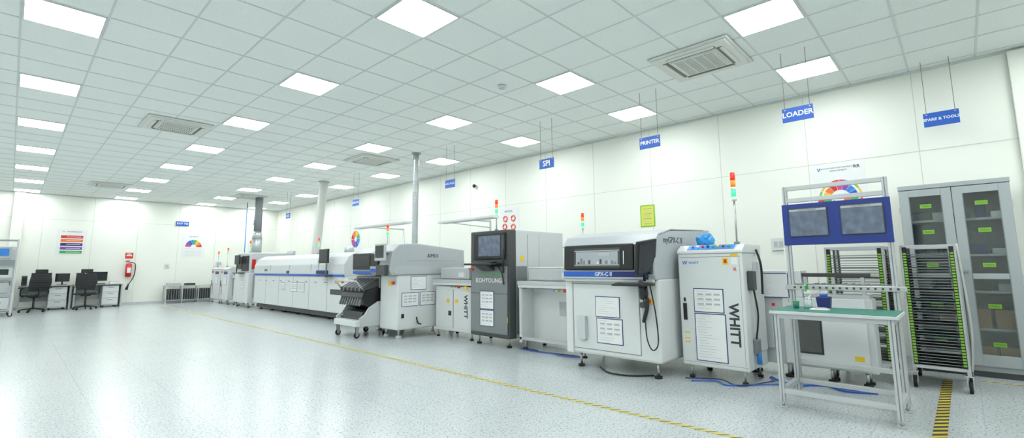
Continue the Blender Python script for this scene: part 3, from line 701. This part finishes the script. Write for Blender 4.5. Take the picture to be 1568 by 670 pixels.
for z in(.12,.512,.912,1.312,1.712):
    y=y0+.05
    while y<y1-.16:
        w=random.uniform(.07,.16);h=random.uniform(.05,.17)
        m=brown if z<.7 and random.random()<.8 else random.choice([paper,white2,navy,black,mgrey,brown,paper,dgrey,lgrey])
        if z<.7: w=.19;h=.2
        b.box(x0+.06,x0+random.uniform(.2,.34),y,y+w,z+.001,z+h,m,.005)
        y+=w+random.uniform(.01,.05)
b.done()

# ---------------------------------------------------------------- office area
def desk(x0,x1,y0=20.45,y1=21.15):
    b=B('office_desk')
    b.box(x0,x1,y0,y1,.72,.75,desktop,.006)
    for x in(x0+.03,x1-.03):
        b.box(x-.02,x+.02,y0+.05,y1-.03,0,.72,lgrey,.004)
    b.box(x0+.05,x1-.05,y1-.06,y1-.04,.25,.72,lgrey)
    px=x1-.52;b.box(px,px+.42,y0+.06,y1-.1,.06,.70,white2,.006)
    for z in(.10,.30,.50): b.face('y',px+.01,px+.41,z,z+.18,y0+.06,.012,white,.004);b.face('y',px+.14,px+.28,z+.13,z+.145,y0+.048,.01,mgrey)
    for x in(px+.05,px+.37): b.cyl((x,y0+.12,0),(x,y0+.12,.07),.02,black,8);b.cyl((x,y1-.16,0),(x,y1-.16,.07),.02,black,8)
    b.done()
desk(.22,1.40);desk(1.44,2.66)
def monitor(x,y,w=.5,h=.3,a=0):
    b=B('computer_monitor');b.T=Matrix.Translation((x,y,.75))@Matrix.Rotation(a,4,'Z')
    b.box(-.12,.12,-.09,.09,0,.012,black,.003);b.cyl((0,.02,.01),(0,.02,.2),.018,black);b.box(-w/2,w/2,-.015,.015,.10,.10+h,black,.006);b.box(-w/2+.012,w/2-.012,-.018,-.014,.115,.088+h,screen);b.done()
monitor(.70,20.85,.46,.28,.1);monitor(1.18,20.9,.34,.26,-.1);monitor(2.02,20.85,.5,.3,.1)
b=B('desktop_computer');b.box(1.50,1.68,20.6,21.0,.75,1.12,black,.01);b.face('y',1.52,1.66,.8,1.05,20.6,.006,dgrey);b.cyl((1.59,20.59,1.07),(1.59,20.6,1.07),.012,cyan);b.done()
b=B('desktop_computer');b.box(.27,.39,20.6,21.0,.75,1.05,dgrey,.01);b.face('y',.28,.38,.8,1.0,20.6,.006,black);b.cyl((.33,20.59,1.02),(.33,20.6,1.02),.01,cyan);b.done()
b=B('computer_keyboard');b.box(1.78,2.2,20.52,20.66,.75,.77,black,.004)
for i in range(12):
    for j in range(4): b.box(1.79+i*.034,1.815+i*.034,20.53+j*.03,20.553+j*.03,.77,.776,dgrey)
b.done()
b=B('paper_stack');b.box(2.33,2.56,20.6,20.9,.75,.80,paper,.003);b.box(2.34,2.57,20.62,20.88,.80,.83,white2,.003);b.done()
def chair(x,y,a=0):
    b=B('office_chair');b.T=Matrix.Translation((x,y,0))@Matrix.Rotation(a,4,'Z')
    for k in range(5):
        t=2*math.pi*k/5+.3;cx,cy=.28*math.cos(t),.28*math.sin(t)
        b.cyl((0,0,.11),(cx,cy,.075),.022,black,8,.014);b.cyl((cx-.015*math.sin(t),cy+.015*math.cos(t),.03),(cx+.015*math.sin(t),cy-.015*math.cos(t),.03),.03,rubber,12);b.cyl((cx,cy,.05),(cx,cy,.085),.01,black,6)
    b.cyl((0,0,.08),(0,0,.44),.028,dgrey,12);b.box(-.12,.12,-.1,.1,.41,.45,black,.01)
    b.box(-.25,.25,-.25,.24,.45,.53,black,.035)
    b.tube([(0,-.12,.43),(0,-.30,.48),(0,-.34,.7)],.022,black)
    n=8
    for i in range(n):
        z=.60+i*.062;w=.21+.035*math.sin(math.pi*(i+.5)/n);yy=-.28-.05*math.sin(math.pi*i/n)-.012*i
        b.box(-w,w,yy-.015,yy+.015,z,z+.066,black,.01)
    b.box(-.14,.14,-.40,-.36,1.12,1.24,black,.02);b.tube([(0,-.36,1.0),(0,-.39,1.2)],.018,black)
    for s in(-1,1):
        b.tube([(s*.22,0,.45),(s*.30,0,.5),(s*.30,0,.68)],.016,black);b.box(s*.30-.035,s*.30+.035,-.14,.12,.68,.71,black,.012)
    b.done()
chair(.56,19.95,.25);chair(1.70,19.95,-.15)
b=B('fire_extinguisher');x,y=2.86,WY-.12
b.cyl((x,y,.98),(x,y,1.38),.085,red,20);b.sph((x,y,1.38),.085,red,(1,1,.7));b.sph((x,y,.98),.085,red,(1,1,.3));b.cyl((x,y,1.40),(x,y,1.48),.02,steel);b.box(x-.1,x+.02,y-.015,y+.015,1.47,1.50,black,.004);b.box(x-.08,x+.02,y-.012,y+.012,1.51,1.53,red,.004)
b.tube([(x+.02,y,1.46),(x+.17,y-.02,1.40),(x+.16,y-.02,1.0),(x+.03,y-.04,.70)],.014,black);b.cyl((x+.03,y-.04,.72),(x-.02,y-.04,.52),.02,black,12,.045)
b.face('y',x-.05,x+.05,1.1,1.28,y-.082,.006,paper);b.box(x-.05,x+.05,y+.06,WY-.013,1.0,1.4,mgrey);b.done()
b=B('fire_safety_sign');b.face('y',2.75,2.97,1.60,1.80,WY-.001,.008,red);b.face('y',2.78,2.94,1.68,1.72,WY-.009,.001,paper);b.face('y',2.80,2.92,1.74,1.77,WY-.009,.001,paper);b.done()
b=B('wall_socket_box');b.face('y',3.9,4.05,1.25,1.42,WY-.001,.03,white,.004);b.face('y',3.93,4.02,1.3,1.37,WY-.031,.004,lgrey);b.done()
b=B('wall_socket_box');b.face('y',5.55,5.75,1.3,1.5,WY-.001,.05,white,.004);b.face('y',5.58,5.72,1.36,1.46,WY-.051,.004,lgrey);b.done()
b=B('low_storage_rack')
for x in(3.9,4.4,4.9,5.38):
    for y in(20.75,21.15): b.box(x-.015,x+.015,y-.015,y+.015,0,.62,alu)
for z in(.1,.6): b.box(3.89,5.39,20.74,21.16,z,z+.02,lgrey,.003)
for k in range(3):
    for i in range(16): b.box(3.96+k*.49+i*.025,3.965+k*.49+i*.025,20.79,21.1,.12,.50,[dgrey,mgrey,white2][i%3])
b.box(3.95,4.35,20.78,21.1,.62,.72,lgrey,.01);b.box(4.5,4.8,20.8,21.1,.62,.70,dgrey,.01);b.done()
b=B('equipment_rack_trolley');x0,x1,y0,y1=-.52,.10,18.5,19.1
for x in(x0,x1):
    for y in(y0,y1): b.box(x-.02,x+.02,y-.02,y+.02,.1,2.05,alu,.003);b.caster(x,y,.045,.11)
for z in(.18,.6,1.0,1.5,2.03): b.box(x0,x1,y0,y1,z-.012,z+.012,lgrey,.003)
b.box(x0+.05,x1-.05,y0+.05,y1-.05,.2,.5,white2,.01);b.box(x0+.05,x1-.08,y0+.1,y1-.05,.62,.9,lgrey,.01);b.box(x0+.1,x1-.05,y0+.1,y1-.1,1.02,1.35,white,.01);b.box(x0+.1,x1-.1,y0+.12,y1-.1,1.52,1.85,lgrey,.01);b.face('y',x0+.15,x1-.15,1.6,1.8,y0+.12,.01,cyan)
b.face('y',x0+.15,x1-.12,1.1,1.25,y0+.1,.01,screen);b.face('y',x0+.15,x1-.2,.25,.4,y0+.05,.01,dgrey);b.box(x0,x1,y0,y0+.01,1.3,1.48,glass);b.done()
b=B('equipment_cabinet');b.box(-.48,.12,19.5,20.2,.08,1.9,white2,.02);b.face('y',-.42,.06,.9,1.8,19.5,.012,lgrey,.005);b.face('y',-.42,.06,.2,.8,19.5,.012,white,.005);b.face('y',0.0,.03,.8,.9,19.49,.02,black)
for x in(-.42,.06):
    for y in(19.56,20.14): b.foot(x,y,.1)
b.done()

# ---------------------------------------------------------------- world & camera
w=bpy.data.worlds.new('world');scene.world=w;w.use_nodes=True
w.node_tree.nodes['Background'].inputs[0].default_value=(.9,.95,1,1);w.node_tree.nodes['Background'].inputs[1].default_value=.3
yaw,pitch,roll=math.radians(46.53),math.radians(7.26),math.radians(-.47)
F=Vector((math.sin(yaw)*math.cos(pitch),math.cos(yaw)*math.cos(pitch),math.sin(pitch)))
R=Vector((math.cos(yaw),-math.sin(yaw),0));U=R.cross(F)
R2=R*math.cos(roll)+U*math.sin(roll);U2=-R*math.sin(roll)+U*math.cos(roll)
M=Matrix(((R2.x,U2.x,-F.x,0),(R2.y,U2.y,-F.y,0),(R2.z,U2.z,-F.z,1.22),(0,0,0,1)))
cam=bpy.data.cameras.new('camera');cam.sensor_width=36;cam.lens=723.9/1568*36;cam.shift_y=-20/1568;cam.clip_start=.05;cam.clip_end=100
co=bpy.data.objects.new('camera',cam);co.matrix_world=M;scene.collection.objects.link(co);scene.camera=co
